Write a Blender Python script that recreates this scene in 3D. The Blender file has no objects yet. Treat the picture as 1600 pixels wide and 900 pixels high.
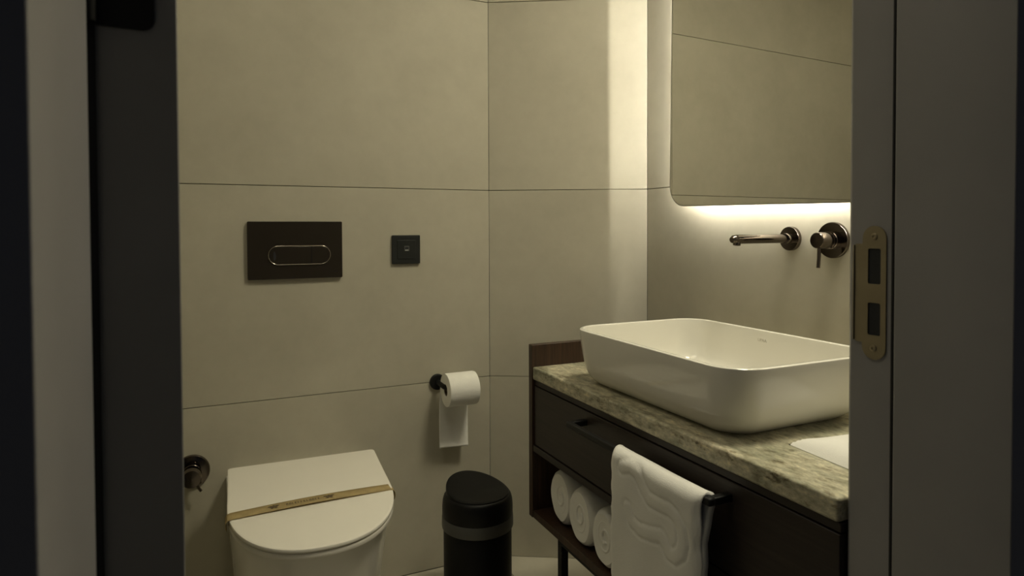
import bpy, bmesh, math, random
from mathutils import Vector, Matrix
random.seed(7)
S = bpy.context.scene
COL = S.collection
PI = math.pi

# ------------------------------------------------------------------ camera
F_PX, YAW, PITCH, ROLL, Y0, CAM_H = 1008.41, 0.4322, 0.02214, -0.00374, 378.54, 1.0665
cd = bpy.data.cameras.new('camera'); cam = bpy.data.objects.new('camera', cd); COL.objects.link(cam)
cd.sensor_fit = 'HORIZONTAL'; cd.sensor_width = 36.0
cd.lens = F_PX / 1600 * 36.0
cd.shift_y = (Y0 - 450.0) / 1600.0
cd.clip_start = 0.02
_F = Vector((math.sin(YAW)*math.cos(PITCH), math.cos(YAW)*math.cos(PITCH), -math.sin(PITCH)))
_R = Vector((math.cos(YAW), -math.sin(YAW), 0)); _U = _R.cross(_F)
_c, _s = math.cos(ROLL), math.sin(ROLL)
_R2 = _R*_c + _U*_s; _U2 = _U*_c - _R*_s
m3 = Matrix((_R2, _U2, -_F)).transposed()
cam.matrix_world = Matrix.Translation((0, 0, CAM_H)) @ m3.to_4x4()
cd.dof.use_dof = True; cd.dof.focus_distance = 1.6; cd.dof.aperture_fstop = 9.0
S.camera = cam

# ------------------------------------------------------------------ world (dim corridor behind the camera)
w = bpy.data.worlds.new('world'); S.world = w; w.use_nodes = True
bg = w.node_tree.nodes['Background']; bg.inputs[0].default_value = (0.80, 0.85, 1.0, 1); bg.inputs[1].default_value = 0.018

# ------------------------------------------------------------------ ceiling downlight over the vanity, plus an added fill lamp
def key_fill_light(x, y, energy, sx, sy, spread=180, col=(1.0, 0.92, 0.68)):
    l = bpy.data.lights.new('key_fill_light', 'AREA'); l.shape = 'RECTANGLE'; l.size = sx; l.size_y = sy; l.energy = energy
    l.color = col; l.spread = math.radians(spread)
    o = bpy.data.objects.new('key_fill_light', l); COL.objects.link(o); o.location = (x, y, 2.44)
    return o
key_fill_light(1.05, 0.76, 12.2, 0.32, 0.32, 150)
key_fill_light(0.05, 1.00, 3.2, 0.45, 0.45)  # added fill lamp, lifts the basin, towel and jamb faces turned left

vs = S.view_settings; vs.view_transform = 'Standard'; vs.look = 'None'; vs.exposure = 0.0; vs.gamma = 1.0
vs.use_curve_mapping = False

# ================================================================== materials
def mat(name):
    m = bpy.data.materials.new(name); m.use_nodes = True
    nt = m.node_tree; b = nt.nodes['Principled BSDF']
    return m, nt, b
def N(nt, t, **kw):
    n = nt.nodes.new(t)
    for k, v in kw.items(): setattr(n, k, v)
    return n
def coords(nt, scale=(1, 1, 1), rot=(0, 0, 0), kind='Object'):
    tc = N(nt, 'ShaderNodeTexCoord'); mp = N(nt, 'ShaderNodeMapping')
    mp.inputs['Scale'].default_value = scale; mp.inputs['Rotation'].default_value = rot
    nt.links.new(tc.outputs[kind], mp.inputs[0]); return mp.outputs[0]
def noise(nt, vec, scale, detail=3, rough=.55):
    n = N(nt, 'ShaderNodeTexNoise'); n.inputs['Scale'].default_value = scale; n.inputs['Detail'].default_value = detail
    n.inputs['Roughness'].default_value = rough; nt.links.new(vec, n.inputs['Vector']); return n.outputs['Fac']
def ramp(nt, fac, stops):
    r = N(nt, 'ShaderNodeValToRGB'); e = r.color_ramp.elements
    while len(e) < len(stops): e.new(0.5)
    for el, (p, c) in zip(e, stops): el.position = p; el.color = (*c, 1)
    nt.links.new(fac, r.inputs[0]); return r.outputs[0]
def bump(nt, b, fac, strength, dist):
    n = N(nt, 'ShaderNodeBump'); n.inputs['Strength'].default_value = strength; n.inputs['Distance'].default_value = dist
    nt.links.new(fac, n.inputs['Height']); nt.links.new(n.outputs[0], b.inputs['Normal'])
def plain(name, col, rough=.5, metal=0, spec=.5, coat=0, bumpy=None, var=0.0, vscale=8):
    m, nt, b = mat(name)
    b.inputs['Base Color'].default_value = (*col, 1); b.inputs['Roughness'].default_value = rough
    b.inputs['Metallic'].default_value = metal; b.inputs['Specular IOR Level'].default_value = spec
    b.inputs['Coat Weight'].default_value = coat; b.inputs['Coat Roughness'].default_value = .06
    v = coords(nt)
    if var:
        f = noise(nt, v, vscale, 4)
        c = ramp(nt, f, [(.3, tuple(x*(1-var) for x in col)), (.7, tuple(min(1, x*(1+var)) for x in col))])
        nt.links.new(c, b.inputs['Base Color'])
    if bumpy: bump(nt, b, noise(nt, v, bumpy[0], 4), bumpy[1], bumpy[2])
    return m
def tile_mat():
    m, nt, b = mat('beige_stone_tile')
    v = coords(nt)
    oi = N(nt, 'ShaderNodeObjectInfo'); add = N(nt, 'ShaderNodeVectorMath', operation='ADD')
    mul = N(nt, 'ShaderNodeVectorMath', operation='SCALE'); mul.inputs['Scale'].default_value = 7.0
    cx = N(nt, 'ShaderNodeCombineXYZ'); nt.links.new(oi.outputs['Random'], cx.inputs[0]); nt.links.new(oi.outputs['Random'], cx.inputs[1])
    nt.links.new(cx.outputs[0], mul.inputs[0]); nt.links.new(v, add.inputs[0]); nt.links.new(mul.outputs[0], add.inputs[1])
    f1 = noise(nt, add.outputs[0], 3.2, 6, .6)
    f2 = noise(nt, add.outputs[0], 26, 4, .6)
    mx = N(nt, 'ShaderNodeMath', operation='MULTIPLY_ADD'); mx.inputs[1].default_value = .3
    nt.links.new(f2, mx.inputs[0]); nt.links.new(f1, mx.inputs[2])
    c = ramp(nt, mx.outputs[0], [(.45, (.455, .430, .345)), (.85, (.54, .512, .415))])
    nt.links.new(c, b.inputs['Base Color']); b.inputs['Roughness'].default_value = .52
    b.inputs['Specular IOR Level'].default_value = .35
    bump(nt, b, f2, .06, .002)
    return m
def wood_mat(name, dark, light, rot):
    m, nt, b = mat(name)
    v = coords(nt, (1, 1, 1), rot)
    mp = N(nt, 'ShaderNodeMapping'); mp.inputs['Scale'].default_value = (60, 60, 2.5); nt.links.new(v, mp.inputs[0])
    f = noise(nt, mp.outputs[0], 2.2, 6, .65)
    c = ramp(nt, f, [(.30, dark), (.72, light)])
    nt.links.new(c, b.inputs['Base Color']); b.inputs['Roughness'].default_value = .45; b.inputs['Specular IOR Level'].default_value = .4
    bump(nt, b, f, .12, .001)
    return m
def granite_mat():
    m, nt, b = mat('veined_granite')
    v = coords(nt, (1.0, .42, 1.0), (0, 0, .30))
    n1 = noise(nt, v, 95, 8, .75); n2 = noise(nt, v, 16, 7, .72); n3 = noise(nt, v, 52, 5, .68)
    base = ramp(nt, n2, [(.34, (.24, .25, .175)), (.45, (.42, .41, .31)), (.56, (.58, .55, .42)), (.68, (.74, .68, .52))])
    fl = ramp(nt, n1, [(.36, (.42, .40, .35)), (.46, (.80, .78, .72)), (.54, (1, 1, 1)), (.66, (1.5, 1.44, 1.3))])
    mix = N(nt, 'ShaderNodeMixRGB', blend_type='MULTIPLY'); mix.inputs[0].default_value = 1
    nt.links.new(base, mix.inputs[1]); nt.links.new(fl, mix.inputs[2])
    sp = ramp(nt, n3, [(.31, (.10, .075, .05)), (.37, (.55, .50, .42)), (.42, (1, 1, 1))])
    mix2 = N(nt, 'ShaderNodeMixRGB', blend_type='MULTIPLY'); mix2.inputs[0].default_value = .9
    nt.links.new(mix.outputs[0], mix2.inputs[1]); nt.links.new(sp, mix2.inputs[2])
    nt.links.new(mix2.outputs[0], b.inputs['Base Color'])
    b.inputs['Roughness'].default_value = .28; b.inputs['Specular IOR Level'].default_value = .5
    return m
def terry_mat():
    m, nt, b = mat('white_terry')
    v = coords(nt); f = noise(nt, v, 700, 3); f2 = noise(nt, v, 60, 4)
    b.inputs['Base Color'].default_value = (.88, .87, .83, 1); b.inputs['Roughness'].default_value = .95
    b.inputs['Specular IOR Level'].default_value = .1; b.inputs['Sheen Weight'].default_value = .25
    mx = N(nt, 'ShaderNodeMath', operation='ADD'); nt.links.new(f, mx.inputs[0]); nt.links.new(f2, mx.inputs[1])
    bump(nt, b, mx.outputs[0], .35, .002); return m
def emis(name, col, strength):
    m, nt, b = mat(name); b.inputs['Emission Color'].default_value = (*col, 1); b.inputs['Emission Strength'].default_value = strength
    b.inputs['Base Color'].default_value = (.8, .8, .8, 1); return m

M = {}
M['tile'] = tile_mat()
M['grout'] = plain('grout', (.16, .145, .105), .9, var=.15, vscale=40)
M['floor_tile'] = plain('floor_tile', (.55, .52, .43), .35, var=.12, vscale=6)
M['ceiling'] = plain('ceiling_paint', (.62, .58, .50), .9, var=.03)
M['frame'] = plain('grey_frame_paint', (.30, .295, .305), .42, bumpy=(350, .06, .0006), var=.05)
M['leaf'] = plain('dark_door_leaf', (.27, .265, .26), .45, bumpy=(350, .05, .0006), var=.05)
M['black'] = plain('black_satin_metal', (.009, .009, .009), .5, spec=.3, var=.2)
M['gasket_gap_shade'] = plain('black_gasket_gap_shade', (.012, .012, .014), .7, var=.2)
M['strike'] = plain('champagne_metal', (.36, .31, .21), .36, metal=.85, var=.06, vscale=30)
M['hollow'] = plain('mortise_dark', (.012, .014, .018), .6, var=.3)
M['bronze'] = plain('gunmetal_chrome', (.17, .145, .125), .12, metal=1, var=.05)
M['bronze_plate'] = plain('dark_bronze_plate', (.042, .034, .025), .25, metal=.35, spec=.5, var=.08)
M['chrome_edge'] = plain('polished_bronze_edge', (.50, .46, .40), .16, metal=1, var=.05)
M['switch'] = plain('anthracite_plastic', (.016, .018, .017), .42, spec=.4, var=.1)
M['ceramic'] = plain('white_ceramic', (.84, .82, .75), .09, spec=.5, coat=.3, var=.015)
M['lid'] = plain('lid_plastic', (.90, .87, .79), .22, spec=.5, var=.015)
M['kraft'] = plain('kraft_paper', (.40, .31, .15), .75, spec=.2, var=.12, vscale=60)
M['ink'] = plain('print_ink', (.07, .05, .03), .8, var=.2)
M['mark'] = plain('grey_print', (.56, .53, .46), .5, var=.05)
M['paper'] = plain('tissue_paper', (.92, .91, .86), .95, spec=.1, bumpy=(260, .25, .0015), var=.03, vscale=30)
M['card'] = plain('cardboard_core', (.16, .12, .08), .9, var=.1)
M['bin'] = plain('bin_black', (.005, .005, .005), .42, spec=.24, var=.15)
M['bin_ring'] = plain('bin_ring_grey', (.085, .085, .080), .45, metal=.2, var=.1)
M['wood_v'] = wood_mat('walnut_vertical', (.020, .011, .007), (.075, .040, .024), (0, 0, 0))
M['wood_h'] = wood_mat('wenge_horizontal', (.016, .011, .009), (.036, .025, .020), (PI/2, 0, 0))
M['granite'] = granite_mat()
M['terry'] = terry_mat()
M['cap'] = plain('silver_cap', (.55, .56, .55), .3, metal=.6, var=.05)
mm, nt_, b_ = mat('mirror_silver'); b_.inputs['Metallic'].default_value = 1; b_.inputs['Roughness'].default_value = .0
b_.inputs['Base Color'].default_value = (.86, .86, .82, 1); M['mirror'] = mm
M['led'] = emis('warm_led', (1.0, .935, .79), 330.0)
M['back'] = plain('mirror_back', (.03, .03, .03), .6, var=.1)

# ================================================================== helpers
def obj(name, bm, m, parent=None, smooth=False, bevel=0, seg=2):
    me = bpy.data.meshes.new(name); bmesh.ops.recalc_face_normals(bm, faces=bm.faces[:]); bm.to_mesh(me); bm.free()
    me.materials.append(M[m] if isinstance(m, str) else m)
    o = bpy.data.objects.new(name, me); COL.objects.link(o)
    if parent: o.parent = parent
    if bevel:
        b = o.modifiers.new('bevel', 'BEVEL'); b.width = bevel; b.segments = seg; b.limit_method = 'ANGLE'; b.angle_limit = math.radians(35)
        b.harden_normals = False
    if smooth or bevel:
        for p in me.polygons: p.use_smooth = True
        try: me.set_sharp_from_angle(angle=math.radians(40 if not bevel else 45))
        except Exception: pass
    return o
def box(bm, x0, x1, y0, y1, z0, z1):
    v = [bm.verts.new(c) for c in ((x0,y0,z0),(x1,y0,z0),(x1,y1,z0),(x0,y1,z0),(x0,y0,z1),(x1,y0,z1),(x1,y1,z1),(x0,y1,z1))]
    for f in ((0,1,2,3),(4,5,6,7),(0,1,5,4),(1,2,6,5),(2,3,7,6),(3,0,4,7)): bm.faces.new([v[i] for i in f])
    return bm
def bx(*a): return box(bmesh.new(), *a)
def prism(bm, pts, z0, z1):
    a = [bm.verts.new((x, y, z0)) for x, y in pts]; b = [bm.verts.new((x, y, z1)) for x, y in pts]
    bm.faces.new(a); bm.faces.new(b[::-1])
    for i in range(len(pts)):
        j = (i+1) % len(pts); bm.faces.new((a[i], a[j], b[j], b[i]))
    return bm
def loft(bm, rings, cap0=True, cap1=True):
    R = [[bm.verts.new(c) for c in r] for r in rings]; n = len(R[0])
    for a, b in zip(R, R[1:]):
        for i in range(n):
            j = (i+1) % n; bm.faces.new((a[i], a[j], b[j], b[i]))
    if cap0: bm.faces.new(R[0])
    if cap1: bm.faces.new(R[-1][::-1])
    return bm
def lathe(bm, prof, axis, at, n=40):
    # prof: (radius, height along axis); axis unit vector
    ax = Vector(axis).normalized(); t = Vector((0, 0, 1)) if abs(ax.z) < .9 else Vector((1, 0, 0))
    u = ax.cross(t).normalized(); v = ax.cross(u); at = Vector(at)
    rings = [[at + ax*h + (u*math.cos(2*PI*k/n) + v*math.sin(2*PI*k/n))*max(r, 1e-5) for k in range(n)] for r, h in prof]
    return loft(bm, rings)
def tube(bm, pts, r, n=14, cap=True):
    P = [Vector(p) for p in pts]; rings = []; up = None
    for i, p in enumerate(P):
        d = (P[min(i+1, len(P)-1)] - P[max(i-1, 0)]).normalized()
        if up is None: up = Vector((0, 0, 1)) if abs(d.z) < .9 else Vector((1, 0, 0))
        u = d.cross(up).normalized(); v = u.cross(d).normalized(); up = v
        rr_ = r[i] if isinstance(r, (list, tuple)) else r
        rings.append([p + (u*math.cos(2*PI*k/n) + v*math.sin(2*PI*k/n))*rr_ for k in range(n)])
    return loft(bm, rings, cap, cap)
def rrect(x0, x1, y0, y1, r, n=8):
    pts = []
    for cx, cy, a0 in ((x1-r, y1-r, 0), (x0+r, y1-r, 90), (x0+r, y0+r, 180), (x1-r, y0+r, 270)):
        for k in range(n+1):
            a = math.radians(a0 + 90*k/n); pts.append((cx + r*math.cos(a), cy + r*math.sin(a)))
    return pts
def empty(name, loc=(0, 0, 0)):
    o = bpy.data.objects.new(name, None); o.empty_display_size = .05; COL.objects.link(o); o.location = loc; return o
def tag(o, label, cat, group=None):
    o['label'] = label; o['category'] = cat
    if group: o['group'] = group
    return o
def struct(o, label=None):
    o['kind'] = 'structure'
    if label: o['label'] = label
    return o
def inst(src, name, loc, parent=None, rotz=0):
    o = bpy.data.objects.new(name, src); COL.objects.link(o); o.location = loc; o.rotation_euler = (0, 0, rotz)
    if parent: o.parent = parent
    return o

# ================================================================== the room
YA, XP0, XC, YP1 = 1.920, 0.8044, 1.2416, 1.6717
XL, YF, ZC = -0.42, 0.535, 2.45
SEAMS = [0.0, 0.5874, 1.1874, 1.7874, ZC]
TH, GAP = 0.009, 0.0018
_tile_cache = {}
def tiled_wall(name, p0, p1, cuts, label):
    """wall from p0 to p1 (xy), tiles facing the left of the p0->p1 direction; cuts = joints measured from p0"""
    a, b = Vector((*p0, 0)), Vector((*p1, 0)); L = (b-a).length; ang = math.atan2(b.y-a.y, b.x-a.x)
    # backing (grout) sits TH/2 behind the tile faces
    bm = bx(0, L, -0.10, -0.005, 0, ZC)
    wobj = struct(obj(name, bm, 'grout'), label); wobj.location = a; wobj.rotation_euler = (0, 0, ang)
    xs = [0] + cuts + [L]
    for x0, x1 in zip(xs, xs[1:]):
        for z0, z1 in zip(SEAMS, SEAMS[1:]):
            key = (round(x1-x0, 4), round(z1-z0, 4))
            if key not in _tile_cache:
                g = GAP/2
                t = obj('tile', bx(.0004, key[0]-.0004, -TH, 0, g, key[1]-g), 'tile', wobj, bevel=.0006, seg=1)
                _tile_cache[key] = (t.data, True)
            else:
                t = bpy.data.objects.new('tile', _tile_cache[key][0]); COL.objects.link(t); t.parent = wobj
                bv = t.modifiers.new('bevel', 'BEVEL'); bv.width = .0006; bv.segments = 1; bv.limit_method = 'ANGLE'
            t.location = (x0, 0, z0)
    return wobj
# walls run clockwise round the room so that the tile faces look inwards
tiled_wall('wall_back', (XP0, YA), (XL, YA), [], 'beige stone tiled wall behind the toilet')
tiled_wall('wall_corner', (XC, YP1), (XP0, YA), [], 'narrow angled tiled wall between toilet and mirror')
tiled_wall('wall_right', (XC, YF), (XC, YP1), [], 'beige tiled wall behind the washbasin and mirror')
tiled_wall('wall_left', (XL, YA), (XL, YF), [], 'beige tiled wall on the door side')
# front wall around the door opening (painted, seen from the corridor as near-black edges)
bm = bmesh.new()
XJR, XJL, ZH = 0.700, -0.076, 2.06
box(bm, XL-.1, XJL-.05, .375, YF, 0, ZC); box(bm, XJR+.055, XC+.1, .375, YF, 0, ZC); box(bm, XJL-.05, XJR+.055, .375, YF, ZH+.045, ZC)
struct(obj('wall_front', bm, 'frame'), 'wall with the door opening')
# floor
fl = struct(obj('floor', bx(XL-.1, XC+.1, -1.2, YA+.1, -.06, -.003), 'grout'), 'pale tiled floor')
for i, (x0, x1) in enumerate(((XL, .22), (.22, .82), (.82, XC))):
    for j, (y0, y1) in enumerate(((-1.2, -.48), (-.48, .12), (.12, .72), (.72, 1.32), (1.32, YA))):
        obj('floor_tile', bx(x0+.0012, x1-.0012, y0+.0012, y1-.0012, -.008, 0), 'floor_tile', fl, bevel=.0006, seg=1)
struct(obj('ceiling', bx(XL-.1, XC+.1, .375, YA+.1, ZC, ZC+.05), 'ceiling'), 'pale painted ceiling')

# door frame: right jamb with rebate, gasket, strike plate
bm = prism(bmesh.new(), [(.700, .361), (.700, .4815), (.7015, .4835), (.7105, .4835), (.7105, .545), (.7165, .5515), (.756, .5515), (.756, .374), (.79, .374), (.79, .361)], 0, ZH)
jr = struct(obj('trim_1', bm, 'frame', bevel=.0015, seg=2), 'grey door jamb holding the strike plate')
obj('gasket_gap_shade', bx(.7085, .7108, .4895, .4918, 0, ZH), 'gasket_gap_shade', jr)
# left jamb
bm = prism(bmesh.new(), [(-.076, .361), (-.166, .361), (-.166, .374), (-.127, .374), (-.127, .5515), (-.089, .5515), (-.089, .517), (-.0775, .517), (-.076, .5155)], 0, ZH)
struct(obj('trim_2', bm, 'frame', bevel=.0015, seg=2), 'door jamb on the hinge side')
bm = bx(-.166, .79, .361, .374, ZH, ZH+.09); box(bm, XJL-.05, XJR+.055, .374, .5515, ZH, ZH+.045)
struct(obj('trim_3', bm, 'frame', bevel=.001, seg=1), 'door head lining')

# strike plate on the right rebate (plane X = .7105, outline in (Y, z))
def plate_outline():
    pts = []
    y0, y1, yl = .4985, .5285, .5400; zc0, zc1 = .9235, 1.0525; r = .015
    cy = (y0+y1)/2
    for k in range(13):            # rounded top, from y0 side to y1 side
        a = PI - PI*k/12; pts.append((cy + .015*math.cos(a), zc1 + r*math.sin(a)))
    pts += [(y1, 1.046), (yl-.003, 1.046), (yl, 1.043), (yl, .9305), (yl-.003, .9275), (y1, .9275)]
    for k in range(13):
        a = -PI*k/12; pts.append((cy + .015*math.cos(a), zc0 + r*math.sin(a)))
    return pts
holes = [(.5052, .5213, .9985, 1.0405), (.5052, .5213, .9375, .9760)]
def rr2(y0, y1, z0, z1, r, n=4): return rrect(y0, y1, z0, z1, r, n)
cu = bpy.data.curves.new('strike_tmp', 'CURVE'); cu.dimensions = '2D'; cu.fill_mode = 'BOTH'; cu.extrude = .0009
def spl(pts):
    s = cu.splines.new('POLY'); s.points.add(len(pts)-1); s.use_cyclic_u = True
    for p, c in zip(s.points, pts): p.co = (c[0], c[1], 0, 1)
spl(plate_outline())
for h in holes: spl(rr2(*h, .002))
tmp = bpy.data.objects.new('tmp', cu); COL.objects.link(tmp); bpy.context.view_layer.update()
me = bpy.data.meshes.new_from_object(tmp); bpy.data.objects.remove(tmp)
# curve local (x=y_world, y=z_world, z=normal) -> world
for v in me.vertices: v.co = Vector((.7096 - v.co.z, v.co.x, v.co.y))
me.materials.clear(); me.materials.append(M['strike'])
strike = bpy.data.objects.new('strike_plate', me); COL.objects.link(strike); strike.parent = jr
strike['label'] = 'champagne metal strike plate with two rectangular holes'
# lip edge: a small rolled strip along the room side
obj('lip', bx(.7068, .7096, .5385, .5405, .929, 1.0445), 'strike', strike, bevel=.001)
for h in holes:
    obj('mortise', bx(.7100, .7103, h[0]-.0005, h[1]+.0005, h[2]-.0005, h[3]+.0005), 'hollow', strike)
for zz in (1.0545, .9220):
    s = obj('screw', lathe(bmesh.new(), [(.0042, 0), (.0042, .0007), (.0036, .0011), (.0016, .0011), (.0014, .0004), (0, .0004)], (-1, 0, 0), (.7087, .5135, zz), 18), 'strike', strike, smooth=True)

# door leaf standing open into the room, hinge edge towards the camera
door = struct(empty('door_1', (-.0768, .5480, 0)), 'dark door leaf standing open, hinge edge showing'); door.rotation_euler = (0, 0, math.radians(4.0))
obj('leaf', bx(-.0125, .0535, 0, .735, .008, ZH-.004), 'leaf', door, bevel=.0012)
obj('gasket_gap_shade', bx(-.0120, .0012, -.003, .001, .008, ZH-.004), 'gasket_gap_shade', door)  # black strip put in for the shade of the hinge-side gap
for zc in (.30, 1.2635, 1.86):
    pts = [(.0015, zc-.0505)] + [(.0385-.009+.009*math.sin(a), zc-.0505+.009-.009*math.cos(a)) for a in [k*PI/16 for k in range(9)]]
    pts += [(.0385-.009+.009*math.cos(a), zc+.0505-.009+.009*math.sin(a)) for a in [k*PI/16 for k in range(9)]] + [(.0015, zc+.0505)]
    bm = bmesh.new(); a_ = [bm.verts.new((x, -.0022, z)) for x, z in pts]; b2 = [bm.verts.new((x, .0005, z)) for x, z in pts]
    bm.faces.new(a_); bm.faces.new(b2[::-1])
    for i in range(len(pts)): j = (i+1) % len(pts); bm.faces.new((a_[i], a_[j], b2[j], b2[i]))
    hp = obj('hinge', bm, 'black', door); hp['label'] = 'black hinge plate with rounded corner'
    obj('knuckle', lathe(bmesh.new(), [(.0055, 0), (.006, .001), (.006, .100), (.0055, .101)], (0, 0, 1), (-.0035, -.009, zc-.0505), 20), 'black', hp, smooth=True)

# ================================================================== vanity
XF, YV1, YV0 = .700, 1.401, .5530      # front plane, left (far) end, near end of the counter
van = tag(empty('vanity_cabinet', ((XF+XC)/2, (YV0+YV1)/2, 0)), 'dark wooden vanity cabinet with open towel shelf under the stone counter', 'cabinet')
def vp(name, bm, m, parent=van, bevel=.001, **k):
    o = obj(name, bm, m, None, bevel=bevel, **k); o.parent = parent
    if parent is van: o.location = -van.location
    return o
XB = XC - .002
vp('side_panel', bx(XF-.001, XB, YV1+.001, YV1+.019, .357, .781), 'wood_v')['label'] = 'side panel rising above the counter as a low upstand'
vp('side_panel', bx(XF+.028, XB, YV0, YV0+.013, .3747, .5208), 'wood_v')
vp('top_rail', bx(XF+.006, XB, YV0, YV1, .6835, .6955), 'wood_h')
vp('shelf_rail', bx(XF+.001, XB, YV0, YV1, .521, .5365), 'wood_h')
vp('shelf', bx(XF+.001, XB, YV0, YV1, .357, .3745), 'wood_v')
vp('back_panel', bx(XB-.012, XB, YV0, YV1, .3745, .6835), 'wood_h')
dr = vp('drawer_front', bx(XF+.004, XF+.024, YV0, YV1-.003, .5385, .6815), 'wood_h')
# drawer pull that carries the towel
pl = obj('pull', bx(XF-.041, XF-.029, .7365, 1.166, .652, .664), 'black', dr, bevel=.0025)
for yy in (.7365, 1.153):
    obj('pull_post', bx(XF-.030, XF+.006, yy-.0, yy+.013, .652, .664), 'black', pl, bevel=.0015)
# metal leg frame
for lx in (XF+.010, XB-.03):
    for ly in (1.276, .60):
        vp('leg', bx(lx, lx+.018, ly, ly+.018, 0, .345), 'black')
    vp('leg_rail', bx(lx, lx+.018, .60, 1.294, .341, .3568), 'black')

ct = tag(obj('countertop', bx(XF, XB, YV0, YV1, .697, .728), 'granite', bevel=.004, seg=3), 'veined grey-beige granite countertop under the white washbasin', 'countertop')

# ------------------------------------------------------------------ washbasin
def ring(x0, x1, y0, y1, r, z, n=10): return [(x, y, z) for x, y in rrect(x0, x1, y0, y1, r, n)]
ZT = .7285; H = .118
o0 = (.7149, 1.069, .7424, 1.2503); f0 = (.7475, 1.036, .7830, 1.2260)
def lerp4(t): return [a + (b-a)*t for a, b in zip(f0, o0)]
rings = []
rings.append(ring(*[a+b for a, b in zip(f0, (.012, -.012, .012, -.012))], .045, ZT))
rings.append(ring(*[a+b for a, b in zip(f0, (.004, -.004, .004, -.004))], .050, ZT+.0006))
for t, z in ((.0, .0035), (.14, .0075), (.32, .0135), (.48, .0215), (.62, .033), (.74, .048), (.84, .066), (.92, .086), (.975, .104), (.995, .1135)):
    rings.append(ring(*lerp4(t), .053 + .0125*t, ZT+z))
def ins(d): return [o0[0]+d, o0[1]-d, o0[2]+d, o0[3]-d]
rings.append(ring(*ins(.0006), .065, ZT+.1165)); rings.append(ring(*ins(.0025), .063, ZT+H)); rings.append(ring(*ins(.0075), .058, ZT+H)); rings.append(ring(*ins(.0095), .056, ZT+.1165))
rings.append(ring(*ins(.0105), .055, ZT+.112))
for d, z, r in ((.0125, .09, .053), (.016, .06, .05), (.021, .036, .048), (.028, .024, .046), (.040, .0175, .044), (.06, .0145, .04), (.10, .0125, .03), (.135, .0115, .02)):
    rings.append(ring(*ins(d), r, ZT+z))
basin = tag(empty('washbasin', (.892, .996, ZT)), 'white rectangular vessel washbasin with rounded corners on the granite counter', 'washbasin')
def bp(name, bm, m, **k):
    o = obj(name, bm, m, basin, **k); o.location = -basin.location; return o
bp('bowl', loft(bmesh.new(), rings), 'ceramic', smooth=True)
bp('drain', lathe(bmesh.new(), [(.024, 0), (.032, .001), (.032, .003), (.028, .0055), (.012, .0065), (0, .0065)], (0, 0, 1), (.892, .996, ZT+.0105), 32), 'bronze', smooth=True)

def text_mesh(txt, size, name, m, mtx, parent, extrude=.0002):
    c = bpy.data.curves.new('txt', 'FONT'); c.body = txt; c.size = size; c.align_x = 'CENTER'; c.extrude = extrude
    t = bpy.data.objects.new('t', c); COL.objects.link(t); bpy.context.view_layer.update()
    me = bpy.data.meshes.new_from_object(t); bpy.data.objects.remove(t)
    me.transform(mtx); me.materials.clear(); me.materials.append(M[m])
    o = bpy.data.objects.new(name, me); COL.objects.link(o); o.parent = parent
    return o
# faint printed mark inside the back wall of the bowl, facing -X
mtx = Matrix.Translation((1.0567, 1.021, ZT+.0935)) @ Matrix(((0, 0, -1, 0), (-1, 0, 0, 0), (0, 1, 0, 0), (0, 0, 0, 1)))
bo = text_mesh('UPAA', .0095, 'printed_mark', 'mark', mtx, basin); bo.location = -basin.location

# ------------------------------------------------------------------ wall spout
sp = tag(empty('wall_spout', (XC, 1.110, 1.039)), 'gunmetal wall-mounted spout pointing out over the washbasin', 'faucet')
def part(root, name, bm, m, **k):
    par = k.pop('parent', root); o = obj(name, bm, m, par, **k)
    if par is root: o.location = -root.location
    return o
part(sp, 'rosette', lathe(bmesh.new(), [(.0285, 0), (.0285, .008), (.0275, .0095), (.012, .0095)], (-1, 0, 0), (XC-.0005, 1.110, 1.039), 48), 'bronze', smooth=True)
part(sp, 'collar', lathe(bmesh.new(), [(.0128, 0), (.0128, .012), (.012, .013)], (-1, 0, 0), (XC-.008, 1.110, 1.039), 32), 'bronze', smooth=True)
xs_ = [XC-.015, XC-.06, XC-.11, XC-.155, XC-.172]
bm = tube(bmesh.new(), [(x, 1.110, 1.039) for x in xs_] + [(XC-.181, 1.110, 1.0385), (XC-.186, 1.110, 1.037)], [.0105]*5 + [.0095, .0065], 24)
part(sp, 'pipe', bm, 'bronze', smooth=True)
part(sp, 'aerator', lathe(bmesh.new(), [(.0085, 0), (.0085, .009), (.0065, .0095), (.006, .006), (0, .006)], (-.12, 0, -1), (XC-.170, 1.110, 1.034), 28), 'bronze', smooth=True)

# ------------------------------------------------------------------ mixer
mx = tag(empty('mixer_valve', (XC, .995, 1.037)), 'round gunmetal wall mixer valve with small hanging lever beside the spout', 'faucet')
part(mx, 'rosette', lathe(bmesh.new(), [(.0400, 0), (.0400, .006), (.0388, .0075), (.015, .0075)], (-1, 0, 0), (XC-.0005, .995, 1.037), 56), 'bronze', smooth=True)
part(mx, 'collar', lathe(bmesh.new(), [(.0195, 0), (.0195, .006), (.0185, .0065), (.0185, .010), (.0195, .0105), (.0195, .014), (.018, .0145)], (-1, 0, 0), (XC-.0075, .995, 1.037), 40), 'bronze', smooth=True)
part(mx, 'knob', lathe(bmesh.new(), [(.0178, 0), (.0178, .032), (.0165, .034), (0, .034)], (-1, 0, 0), (XC-.021, .995, 1.037), 40), 'bronze', smooth=True)
part(mx, 'lever', tube(bmesh.new(), [(XC-.046, .995, 1.025), (XC-.047, .995, .998), (XC-.049, .995, .977)], [.0042, .0040, .0040], 16), 'bronze', smooth=True)

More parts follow.
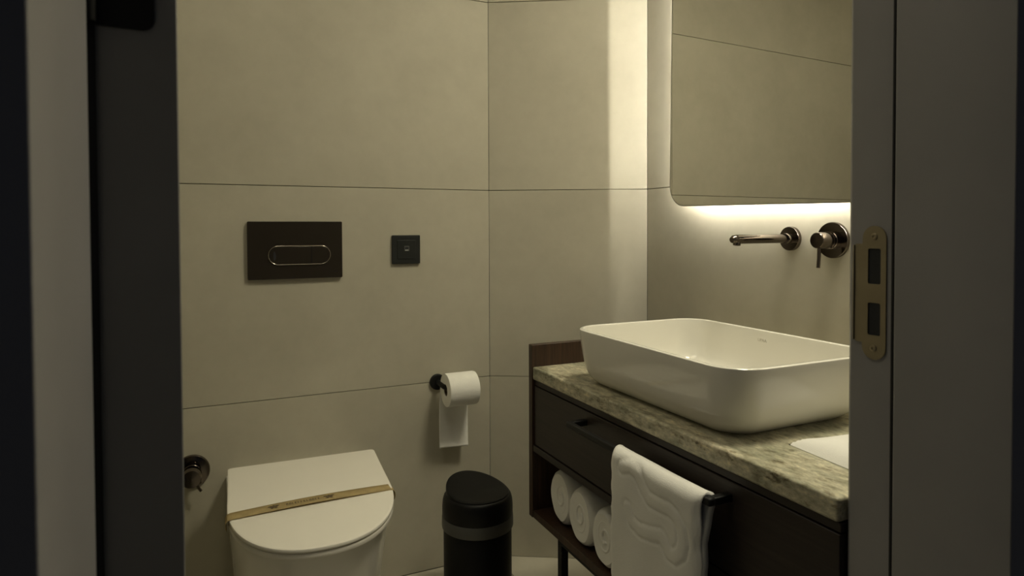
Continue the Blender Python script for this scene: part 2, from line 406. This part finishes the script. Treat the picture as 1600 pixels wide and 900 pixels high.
# ------------------------------------------------------------------ backlit mirror
ym0, ym1, zm0, zm1 = .72, 1.503, 1.1205, 1.99
XM = 1.206; MYAW = 1.75
mr = tag(empty('mirror', (XC, (ym0+ym1)/2, zm0)), 'frameless backlit mirror with rounded corners above the washbasin', 'mirror')
ML = Matrix.Translation((0, 0, 0))
cyM = (ym0+ym1)/2
def yz_prism(pts, x0, x1):
    bm = bmesh.new(); a = [bm.verts.new((x0, y, z)) for y, z in pts]; b = [bm.verts.new((x1, y, z)) for y, z in pts]
    bm.faces.new(a); bm.faces.new(b[::-1])
    for i in range(len(pts)): j = (i+1) % len(pts); bm.faces.new((a[i], a[j], b[j], b[i]))
    return bm
hw, hh = (ym1-ym0)/2, zm1-zm0
g = obj('glass', yz_prism(rrect(-hw+.0012, hw-.0012, .0012, hh-.0012, .0588, 12), XM-XC, XM-XC+.003), 'mirror', mr)
obj('glass_edge', yz_prism(rrect(-hw-.0006, hw+.0006, -.0006, hh+.0006, .0606, 12), XM-XC+.0004, XM-XC+.0046), 'back', mr)
IN = .050
obj('housing', bx(XM-XC+.0046, -.003, -hw+IN+.004, hw-IN-.004, IN-.0145, hh-IN-.004), 'back', mr)
xl0, xl1 = -.0205, -.0185
for nm, a in (('led_strip', (xl0, xl1, hw-IN-.003, hw-IN, IN-.012, hh-IN-.02)), ('led_strip', (xl0, xl1, -hw+IN, -hw+IN+.003, IN+.02, hh-IN-.02)),
              ('led_strip', (-.0277, -.0267, -hw+IN+.02, hw-IN-.02, IN-.018, IN-.015)), ('led_strip', (xl0, xl1, -hw+IN+.02, hw-IN-.02, hh-IN-.003, hh-IN))):
    obj(nm, bx(*a), 'led', mr)
mr.rotation_euler = (math.radians(0.9), 0, math.radians(MYAW))
mr.location = (XC - .0005, (ym0+ym1)/2, zm0)

# ------------------------------------------------------------------ towel over the drawer pull
EMB = [(971.0,730),(982.7,728.5),(994.4,741),(1002.5,762),(1013,780),(1029.4,789),(1043.4,796),(1055,809),(1063,828),(1065,849),(1062,865),(1053,871),(1043,864),(1037.5,849),(1032,838),(1015,833.5),(999,828),(985,815),(980,793)]
def pix_plane(u, v, X):
    d = _F + _R2*((u-800)/F_PX) - _U2*((v-Y0)/F_PX); t = X/d.x; P = Vector((0, 0, CAM_H)) + d*t
    return P.y, P.z
XT = .6445
cl = [pix_plane(u, v, XT) for u, v in EMB]
def dseg(y, z):
    best = 9
    for (a, b), (c, d) in zip(cl, cl[1:]):
        ex, ez = c-a, d-b; t = max(0, min(1, ((y-a)*ex+(z-b)*ez)/(ex*ex+ez*ez+1e-12)))
        best = min(best, math.hypot(y-a-ex*t, z-b-ez*t))
    return best
def towel():
    bm = bmesh.new()
    y0, y1 = .7500, .983; ztop = .664; zb_f, zb_b = .27, .30
    path = []
    nfront = 150; zt_ = ztop-.017
    for i in range(nfront+1): path.append((XT, zb_f + (zt_-zb_f)*i/nfront))
    for k in range(1, 14):
        a = PI - PI*k/14; path.append((.6645 + .0200*math.cos(a), zt_ + .0225*math.sin(a)))
    for i in range(0, 25):
        t = i/24; z = zt_ - (zt_-zb_b)*t
        path.append((.6690 + .0155*max(0, 1-t/.22)**2, z))
    ny = 110; rows = []
    for ip, (x, z) in enumerate(path):
        row = []
        for j in range(ny+1):
            s = j/ny; y = y0 + (y1-y0)*s
            dx = 0
            # rounded side hems
            e = min(s, 1-s)*(y1-y0)
            wgt = 1.0 if ip <= nfront else max(0.0, 1-(ip-nfront)/13)
            if wgt > 0:
                dx += wgt*(.0065*max(0, 1 - e/.016)**2 + .006*max(0, (.22 - s)/.22)**1.6)
                d = dseg(y, z)
                dx += wgt*(0.0020*math.exp(-((d-.0125)/.0028)**2) - .0010*max(0, 1-(d/.011)**2))
                dx += wgt*(.0009*math.sin(y*70+z*23) + .0006*math.sin(z*55-y*30))
            yy = y + (.0014*math.sin(z*160) if s > .97 else 0) + (.0012*math.sin(z*120) if s < .03 else 0)
            row.append(bm.verts.new((x+dx, yy, z)))
        rows.append(row)
    for a, b in zip(rows, rows[1:]):
        for j in range(ny): bm.faces.new((a[j], a[j+1], b[j+1], b[j]))
    return bm
tw = tag(obj('hand_towel', towel(), 'terry', smooth=True), 'white hand towel with embossed swirl hanging over the black drawer pull', 'towel')
sd = tw.modifiers.new('thick', 'SOLIDIFY'); sd.thickness = .0105; sd.offset = -1
for p in tw.data.polygons: p.use_smooth = True
tw['label'] = 'white hand towel with embossed swirl hanging over the black drawer pull'

# rolled towels on the open shelf, axis along X
def rolled(name, yc, r, xfront, squash, seed, label):
    rnd = random.Random(seed); root = tag(empty(name, (xfront+.12, yc, .3745)), label, 'towel', 'rolled towels on the vanity shelf')
    L = .30; n = 48
    prof = [(0.0, .006), (.25, .004), (.55, .002), (.82, .0), (.93, .006), (.985, .016), (1.0, .03), (1.0, L-.03), (.97, L-.008), (.8, L), (0, L)]
    rings = []
    zc = r*squash
    for q, h in prof:
        rg = []
        for k in range(n):
            a = 2*PI*k/n; rr_ = max(q, .002)*r*(1 + .018*math.sin(3*a+seed) + .012*math.sin(7*a+2*seed))
            rg.append((h-.12, rr_*math.cos(a)*.80, zc*1.0 + rr_*math.sin(a)*squash))
        rings.append(rg)
    mn = min(v[2] for g_ in rings for v in g_)
    rings = [[(x, y, z-mn+.0005) for x, y, z in g_] for g_ in rings]
    obj('roll_body', loft(bmesh.new(), rings), 'terry', root, smooth=True)
    # visible spiral end of the cloth
    pts = []; turns = 2.6
    for i in range(90):
        t = i/89; a = 2*PI*turns*t + seed; q = r*(.12 + .72*t)
        pts.append((-.1165 + .0015*t, q*math.cos(a)*.80, r*squash + q*math.sin(a)*squash))
    obj('spiral_fold', tube(bmesh.new(), pts, .0030, 8), 'terry', root, smooth=True)
    return root
rolled('rolled_towel', 1.306, .0630, .722, 1.02, 1, 'white rolled towel at the far left end of the vanity shelf')
rolled('rolled_towel', 1.201, .0630, .712, 1.02, 2, 'white rolled towel in the middle of those on the vanity shelf')
rolled('rolled_towel', 1.098, .0610, .708, 1.0, 4, 'white rolled towel on the shelf half hidden by the hanging towel')

# folded cloth on the counter
def cloth():
    bm = bmesh.new(); n = 40; rows = []
    x0, x1, y0, y1 = .795, 1.0, .575, .722
    for i in range(n+1):
        row = []
        for j in range(n+1):
            u, v = i/n, j/n
            e = min(u, 1-u, v*1.0, 1-v); h = .020*(1-(1-min(1, e/.16))**2.2)
            h *= .62 + .38*(1-v)
            wob = .004*math.sin(6*u+2)*v
            row.append(bm.verts.new((x0+(x1-x0)*u + .012*v*(1-u), y0+(y1-y0)*v + wob - .025*u*v, .7287 + h + .0012*math.sin(u*14+v*9)*e*4)))
        rows.append(row)
    for a, b in zip(rows, rows[1:]):
        for j in range(n): bm.faces.new((a[j], a[j+1], b[j+1], b[j]))
    edge = [r[0] for r in rows] + rows[-1][1:] + [r[-1] for r in rows[::-1]][1:] + rows[0][::-1][1:-1]
    bm.faces.new(edge)
    return bm
tag(obj('face_cloth', cloth(), 'terry', smooth=True), 'small folded white cloth lying on the granite counter beside the washbasin', 'cloth')

# ================================================================== toilet
TX = .2131; YR, YFt = 1.8203, 1.3436; LROT = -.0342
def dshape(cx, hwid, yr, yf, rc, n=32, px=2.28, taper=0.0):
    """D outline: straight back at yr with small corner radius rc (half width hwid+taper), elliptic nose to yf"""
    ymid = yf + (yr-yf)*.55; hb = hwid + taper
    pts = []
    for k in range(5):
        a = math.radians(90*k/4); pts.append((cx + hb - rc + rc*math.sin(PI/2-a), yr - rc + rc*math.cos(PI/2-a)))
    for k in range(5):
        a = math.radians(90*k/4); pts.append((cx - hb + rc - rc*math.sin(a), yr - rc + rc*math.cos(a)))
    sides = []
    for k in range(1, 8):
        t = k/8; sides.append((hb + (hwid-hb)*math.sin(t*PI/2), yr-rc + (ymid-yr+rc)*t))
    pts += [(cx - x, y) for x, y in sides]
    for k in range(n+1):
        a = PI + PI*k/n; ca, sa = math.cos(a), math.sin(a)
        pts.append((cx + hwid*math.copysign(abs(ca)**(2/px), ca), ymid + (ymid-yf)*math.copysign(abs(sa)**(2/px), sa)))
    pts += [(cx + x, y) for x, y in sides[::-1]]
    return pts
def dr_(cx, hwid, yr, yf, rc, z, **k): return [(x, y, z) for x, y in dshape(cx, hwid, yr, yf, rc, **k)]
toilet = tag(empty('toilet', (TX, YA, 0)), 'white wall-hung toilet with closed lid under the dark flush plate', 'toilet')
def tp(name, bm, m, parent=None, **k):
    o = obj(name, bm, m, parent or toilet, **k)
    if parent is None: o.location = -toilet.location
    return o
ZL = .4184; TILT = .0247/(YR-YFt)
def ztilt(y, z): return z + TILT*(y-YFt)
# bowl (skirted, tapering down and back to the wall)
rings = []
for z, hwid, yf in ((.075, .140, 1.50), (.085, .150, 1.48), (.12, .160, 1.455), (.18, .168, 1.43), (.25, .174, 1.405), (.31, .178, 1.385), (.350, .181, 1.372), (.380, .183, 1.364), (.3895, .183, 1.362), (.393, .181, 1.365)):
    rings.append(dr_(TX-.009, hwid, YA-.001, yf, .008, z))
tp('bowl', loft(bmesh.new(), rings), 'ceramic', smooth=True)
def slab(hwid, yr, yf, z0, z1, r0, r1, rc=.010):
    R = []
    for d, z in ((r0, z0), (r0*.3, z0+r0*.3), (0, z0+r0), (0, z1-r1), (r1*.3, z1-r1*.3), (r1, z1), (r1*2.2, z1+.0004)):
        R.append([(x, y, ztilt(y, zz)) for x, y, zz in dr_(TX, hwid-d, yr-d, yf+d, rc, z, taper=.002)])
    return loft(bmesh.new(), R)
seat = tp('seat', slab(.1868, YR-.004, YFt+.002, .3950, .4075, .003, .003), 'lid', smooth=True)
lid = tp('lid', slab(.1876, YR, YFt, .4098, ZL, .0025, .003), 'lid', smooth=True)
_piv = Matrix.Translation((TX, YR, 0)) @ Matrix.Rotation(LROT, 4, 'Z') @ Matrix.Translation((-TX, -YR, 0))
for o in (seat, lid): o.data.transform(_piv)
for sx in (-.09, .09):
    tp('hinge_block', bx(TX+sx-.02, TX+sx+.02, YR-.03, YR+.004, .380, .412), 'lid', bevel=.003)

# paper band round the lid
band = tag(empty('paper_band', (TX, 1.551, .426)), 'brown kraft paper band with dark print strapped across the toilet lid', 'paper band')
BXC = .2040
def yband(x): return 1.5515 + .030*x
def zband(x):
    t = (x+.180)/.360; return .4302 + .0040*math.sin(PI*max(0, min(1, t)))
def band_mesh():
    bm = bmesh.new(); wd = .034; hw_ = .1893
    path = [(-hw_+.002, .4055), (-hw_-.0008, .4135), (-hw_-.0003, .4225), (-hw_+.0035, .4282), (-hw_+.0105, .4302)]
    for k in range(1, 26):
        x = -.180 + .360*k/26; path.append((x, zband(x)))
    path += [(hw_-.0105, .4302), (hw_-.0035, .4282), (hw_+.0003, .4225), (hw_+.0008, .4135), (hw_-.002, .4055)]
    rows = []
    for x, z in path:
        rows.append([bm.verts.new((BXC+x, yband(x)+d, z + TILT*d)) for d in (-wd/2, 0, wd/2)])
    for a, b in zip(rows, rows[1:]):
        for j in range(2): bm.faces.new((a[j], a[j+1], b[j+1], b[j]))
    return bm
bo_ = obj('band', band_mesh(), 'kraft', band, smooth=True); bo_.location = -band.location
sd = bo_.modifiers.new('thick', 'SOLIDIFY'); sd.thickness = .0005; sd.offset = 1
# print: two small crest marks and an illegible line of lettering between them
def onband(x, dy): return (BXC+x, yband(x)+dy, zband(x) + TILT*dy + .0011)
def patch(bm, x0, x1, y0, y1):
    bm.faces.new([bm.verts.new(onband(x, y)) for x, y in ((x0, y0), (x1, y0), (x1, y1), (x0, y1))])
def strokes(x0, x1, n, seed, h):
    bm = bmesh.new(); r = random.Random(seed)
    for i in range(n):
        x = x0 + (x1-x0)*(i+.5)/n; ww = (x1-x0)/n*.34
        kind = r.choice('IOLE')
        patch(bm, x-ww, x-ww+.0013, -h/2, h/2)
        if kind in 'OE': patch(bm, x-ww, x+ww, h/2-.0013, h/2); patch(bm, x-ww, x+ww, -h/2, -h/2+.0013)
        if kind == 'O': patch(bm, x+ww-.0013, x+ww, -h/2, h/2)
        if kind == 'E': patch(bm, x-ww, x+ww*.7, -.0007, .0007)
        if kind == 'L': patch(bm, x-ww, x+ww, -h/2, -h/2+.0013)
    return bm
def crest(xc):
    bm = bmesh.new()
    for dx, dy, a, b in ((-.007, .004, .006, .0024), (.007, .004, .006, .0024), (0, -.002, .009, .0022), (0, .005, .003, .003), (-.004, -.006, .003, .0014), (.005, -.0065, .003, .0014)):
        bm.faces.new([bm.verts.new(onband(xc+dx+a*math.cos(q*PI/6), dy+b*math.sin(q*PI/6))) for q in range(12)])
    return bm
for nm, bm in (('printed_crest', crest(-.089)), ('printed_crest', crest(.034)), ('printed_line', strokes(-.063, .014, 12, 3, .010))):
    o = obj(nm, bm, 'ink', band); o.location = -band.location

# ================================================================== flush plate
XPc, ZPc, PW, PH = .2095, 1.0063, .2555, .1615
fp = tag(empty('flush_plate', (XPc, YA, ZPc)), 'dark bronze dual flush plate on the wall above the toilet', 'flush plate')
def xz_prism(pts, y0, y1):
    bm = bmesh.new(); a = [bm.verts.new((x, y0, z)) for x, z in pts]; b = [bm.verts.new((x, y1, z)) for x, z in pts]
    bm.faces.new(a); bm.faces.new(b[::-1])
    for i in range(len(pts)): j = (i+1) % len(pts); bm.faces.new((a[i], a[j], b[j], b[i]))
    return bm
obj('plate', xz_prism(rrect(-PW/2, PW/2, -PH/2, PH/2, .003, 3), -.012, -.0005), 'bronze_plate', fp, bevel=.0012)
cx_, cz_, bw, bh = .010, -.014, .170, .0545
def pill_ring(w_, h_, t, y0, y1):
    bm = bmesh.new(); n = 12
    o1 = rrect(cx_-w_/2, cx_+w_/2, cz_-h_/2, cz_+h_/2, h_/2-.0001, n); i1 = rrect(cx_-w_/2+t, cx_+w_/2-t, cz_-h_/2+t, cz_+h_/2-t, h_/2-t-.0001, n)
    V = [[bm.verts.new((x, y, z)) for x, z in pts] for pts, y in ((o1, y1), (o1, y0), (i1, y0), (i1, y1))]
    for a, b in zip(V, V[1:]):
        for i in range(len(a)): j = (i+1) % len(a); bm.faces.new((a[i], a[j], b[j], b[i]))
    return bm
obj('button_bezel', pill_ring(bw, bh, .0026, -.0150, -.0115), 'chrome_edge', fp, bevel=.0011)
split = cx_ + .0315
def half_pill(left):
    w_, h_ = bw-.007, bh-.007; pts = rrect(cx_-w_/2, cx_+w_/2, cz_-h_/2, cz_+h_/2, h_/2-.0001, 12)
    return [(min(x, split-.0006), z) if left else (max(x, split+.0006), z) for x, z in pts]
def dedupe(pts):
    out = []
    for q in pts:
        if not out or math.hypot(q[0]-out[-1][0], q[1]-out[-1][1]) > 1e-5: out.append(q)
    if math.hypot(out[0][0]-out[-1][0], out[0][1]-out[-1][1]) < 1e-5: out.pop()
    # keep only the convex span along the split
    return out
def clean(pts, left):
    pts = dedupe(pts); s = split-.0006 if left else split+.0006
    on = [q for q in pts if abs(q[0]-s) < 1e-6]; zt, zb_ = max(q[1] for q in on), min(q[1] for q in on)
    return [q for q in pts if abs(q[0]-s) > 1e-6 or q[1] in (zt, zb_)]
for left in (True, False):
    obj('flush_button', xz_prism(clean(half_pill(left), left), -.0142, -.0115), 'bronze_plate', fp, bevel=.0008)
obj('button_divider', bx(split-.0005, split+.0005, -.0145, -.0115, cz_-bh/2+.003, cz_+bh/2-.003), 'chrome_edge', fp)
# small notch at the left end of the large button
obj('button_notch', xz_prism([(cx_-bw/2+.0165+.006*math.cos(a)*(.4 if math.cos(a) < 0 else .75), cz_-.002+.013*math.sin(a)) for a in [2*PI*k/20 for k in range(20)]], -.01445, -.0138), 'hollow', fp)
obj('printed_mark', bx(.098, .116, -.0122, -.0119, -.0635, -.0625), 'chrome_edge', fp)

# ================================================================== wall socket
sw = tag(empty('wall_socket', (.5285, YA, 1.0025)), 'black square wall outlet beside the flush plate', 'outlet')
q = .0435
obj('frame', xz_prism(rrect(-q, q, -q, q, .003, 3), -.009, -.0005), 'switch', sw, bevel=.0015)
obj('insert', xz_prism(rrect(-.0285, .0285, -.0285, .0285, .002, 3), -.0105, -.009), 'switch', sw, bevel=.0008)
s1 = obj('jack', xz_prism(rrect(-.0075, .0085, -.0055, .0105, .001, 2), -.0125, -.0105), 'bin_ring', sw, bevel=.0006)
obj('jack_opening', bx(-.0045, .0055, -.0129, -.0125, .0, .0075), 'hollow', s1)
obj('port_lip', bx(-.0045, .0055, -.0132, -.0125, -.0035, -.0005), 'cap', s1)

# ================================================================== toilet paper and holder
hd = tag(empty('paper_holder', (.626, YA, .588)), 'black wall-mounted toilet paper holder with round rosette', 'paper holder')
part(hd, 'rosette', lathe(bmesh.new(), [(.0245, 0), (.0245, .008), (.0225, .010), (.010, .010)], (0, -1, 0), (.626, YA-.0005, .588), 36), 'black', smooth=True)
arm = [(.626, YA-.008, .588)] + [(.626, YA-.04, .588), (.626, YA-.068, .5875)] + [(.626+.014*(1-math.cos(a)), YA-.068-.014*math.sin(a), .5872) for a in (PI/6, PI/3, PI/2)] + [(.68, YA-.082, .587), (.727, YA-.082, .587)]
part(hd, 'arm', tube(bmesh.new(), arm, .0085, 18), 'black', smooth=True)
part(hd, 'end_cap', lathe(bmesh.new(), [(.012, 0), (.012, .005), (.011, .006)], (1, 0, 0), (.7235, YA-.082, .587), 24), 'black', smooth=True)
RR, RY, RZ, RX0, RX1 = .0500, YA-.082, .5785, .625, .7205
tpz = tag(empty('toilet_paper_roll', (RX0, RY, RZ)), 'white toilet paper roll with a loose sheet hanging on the black holder', 'toilet paper')
def roll_mesh():
    n = 56; prof = [(.0175, .002), (.0175, RX1-RX0-.002), (.019, RX1-RX0), (RR-.004, RX1-RX0), (RR-.0008, RX1-RX0-.0012), (RR, RX1-RX0-.005), (RR, .005), (RR-.0008, .0012), (RR-.004, 0), (.019, 0), (.0175, .002)]
    ax = []
    for r, h in prof:
        ax.append([(h, r*math.cos(2*PI*k/n)*(1+.006*math.sin(5*2*PI*k/n)*(r > .03)), r*math.sin(2*PI*k/n)) for k in range(n)])
    return loft(bmesh.new(), ax, False, False)
obj('roll_body', roll_mesh(), 'paper', tpz, smooth=True)
bmc = bmesh.new(); n = 40; rgs = [[(h, r*math.cos(2*PI*k/n), r*math.sin(2*PI*k/n)) for k in range(n)] for r, h in ((.0176, .003), (.0176, RX1-RX0-.003), (.0166, RX1-RX0-.003), (.0166, .003), (.0176, .003))]
obj('cardboard_core', loft(bmc, rgs, False, False), 'card', tpz, smooth=True)
def sheet():
    bm = bmesh.new(); rows = []; nx = 24
    zend = .390 - RZ
    path = []
    for k in range(10):
        a = math.radians(80 - 80*k/9); path.append((RR+.0006, a))
    pts = [((RR+.0007)*math.cos(a), (RR+.0007)*math.sin(a)) for r, a in path]
    for i in range(1, 41):
        t = i/40; pts.append((RR+.0007 - .018*t*t*.5 + .006*math.sin(PI*t), zend*t))
    L = RX1-RX0
    for i, (y, z) in enumerate(pts):
        t = max(0, (i-9)/40)
        row = []
        for j in range(nx+1):
            s = j/nx
            x = .001 + (L-.002)*s - .006*t
            row.append(bm.verts.new((x, y + t*.0035*math.sin(s*PI*1.0+.4) + .001*math.sin(s*9+t*6)*t, z - .004*t*s*(t > .9))))
        rows.append(row)
    for a, b in zip(rows, rows[1:]):
        for j in range(nx): bm.faces.new((a[j], a[j+1], b[j+1], b[j]))
    return bm
so = obj('loose_sheet', sheet(), 'paper', tpz, smooth=True)
sd = so.modifiers.new('thick', 'SOLIDIFY'); sd.thickness = .0004

# ================================================================== pedal-less waste bin
BX, BY = .655, 1.655
bn = tag(empty('waste_bin', (BX, BY, 0)), 'black round waste bin with domed lid and grey ring below the paper roll', 'waste bin')
Z1 = (0, 0, 1)
obj('body', lathe(bmesh.new(), [(.088, .001), (.092, .004), (.0945, .03), (.0945, .244), (.093, .246)], Z1, (0, 0, 0), 64), 'bin', bn, smooth=True)
obj('ring', lathe(bmesh.new(), [(.094, .243), (.0985, .2445), (.0992, .248), (.0988, .272), (.0975, .276), (.09, .277)], Z1, (0, 0, 0), 64), 'bin_ring', bn, smooth=True)
lidb = obj('lid', lathe(bmesh.new(), [(.094, .275), (.0968, .2765), (.0978, .280), (.0978, .300), (.0965, .316), (.0935, .327), (.0890, .3335), (.084, .335)], Z1, (0, 0, 0), 64), 'bin', bn, smooth=True)
def flap():
    # swing flap: shallow dish tipped up at the back, soft edge
    R = []; n = 56
    for q, h in ((1.0, -.004), (1.0, .0005), (.985, .0035), (.95, .0050), (.88, .0048), (.6, .0040), (.2, .0036), (.005, .0035)):
        rg = []
        for k in range(n):
            a = 2*PI*k/n; x, y = .0875*q*math.cos(a), .0875*q*math.sin(a)
            d = (y*.94 - x*.34)/.0875
            rg.append((x, y, .3335 + h + .019*max(0, d+.35)**1.5))
        R.append(rg)
    base = [(x, y, .328) for x, y, z in R[0]]
    return loft(bmesh.new(), [base] + R)
obj('flap', flap(), 'bin', bn, smooth=True)

# ================================================================== concealed stop valve left of the toilet
va = tag(empty('stop_valve', (-.062, YA, .418)), 'small round gunmetal stop valve on the wall left of the toilet', 'valve')
part(va, 'rosette', lathe(bmesh.new(), [(.0440, 0), (.0440, .004), (.0420, .007), (.018, .010)], (0, -1, 0), (-.062, YA-.0005, .418), 48), 'bronze', smooth=True)
part(va, 'stem', lathe(bmesh.new(), [(.0225, 0), (.0225, .010), (.0212, .011), (.0212, .014), (.0225, .015), (.0225, .021), (.0212, .022), (.0212, .025), (.022, .026)], (0, -1, 0), (-.062, YA-.009, .418), 36), 'bronze', smooth=True)
part(va, 'knob', lathe(bmesh.new(), [(.0235, 0), (.0245, .002), (.0245, .030), (.022, .033), (0, .034)], (0, -1, 0), (-.062, YA-.034, .418), 36), 'bronze', smooth=True)
part(va, 'lever', tube(bmesh.new(), [(-.052, YA-.030, .395), (-.046, YA-.030, .380), (-.040, YA-.031, .371)], .0038, 12), 'bronze', smooth=True)
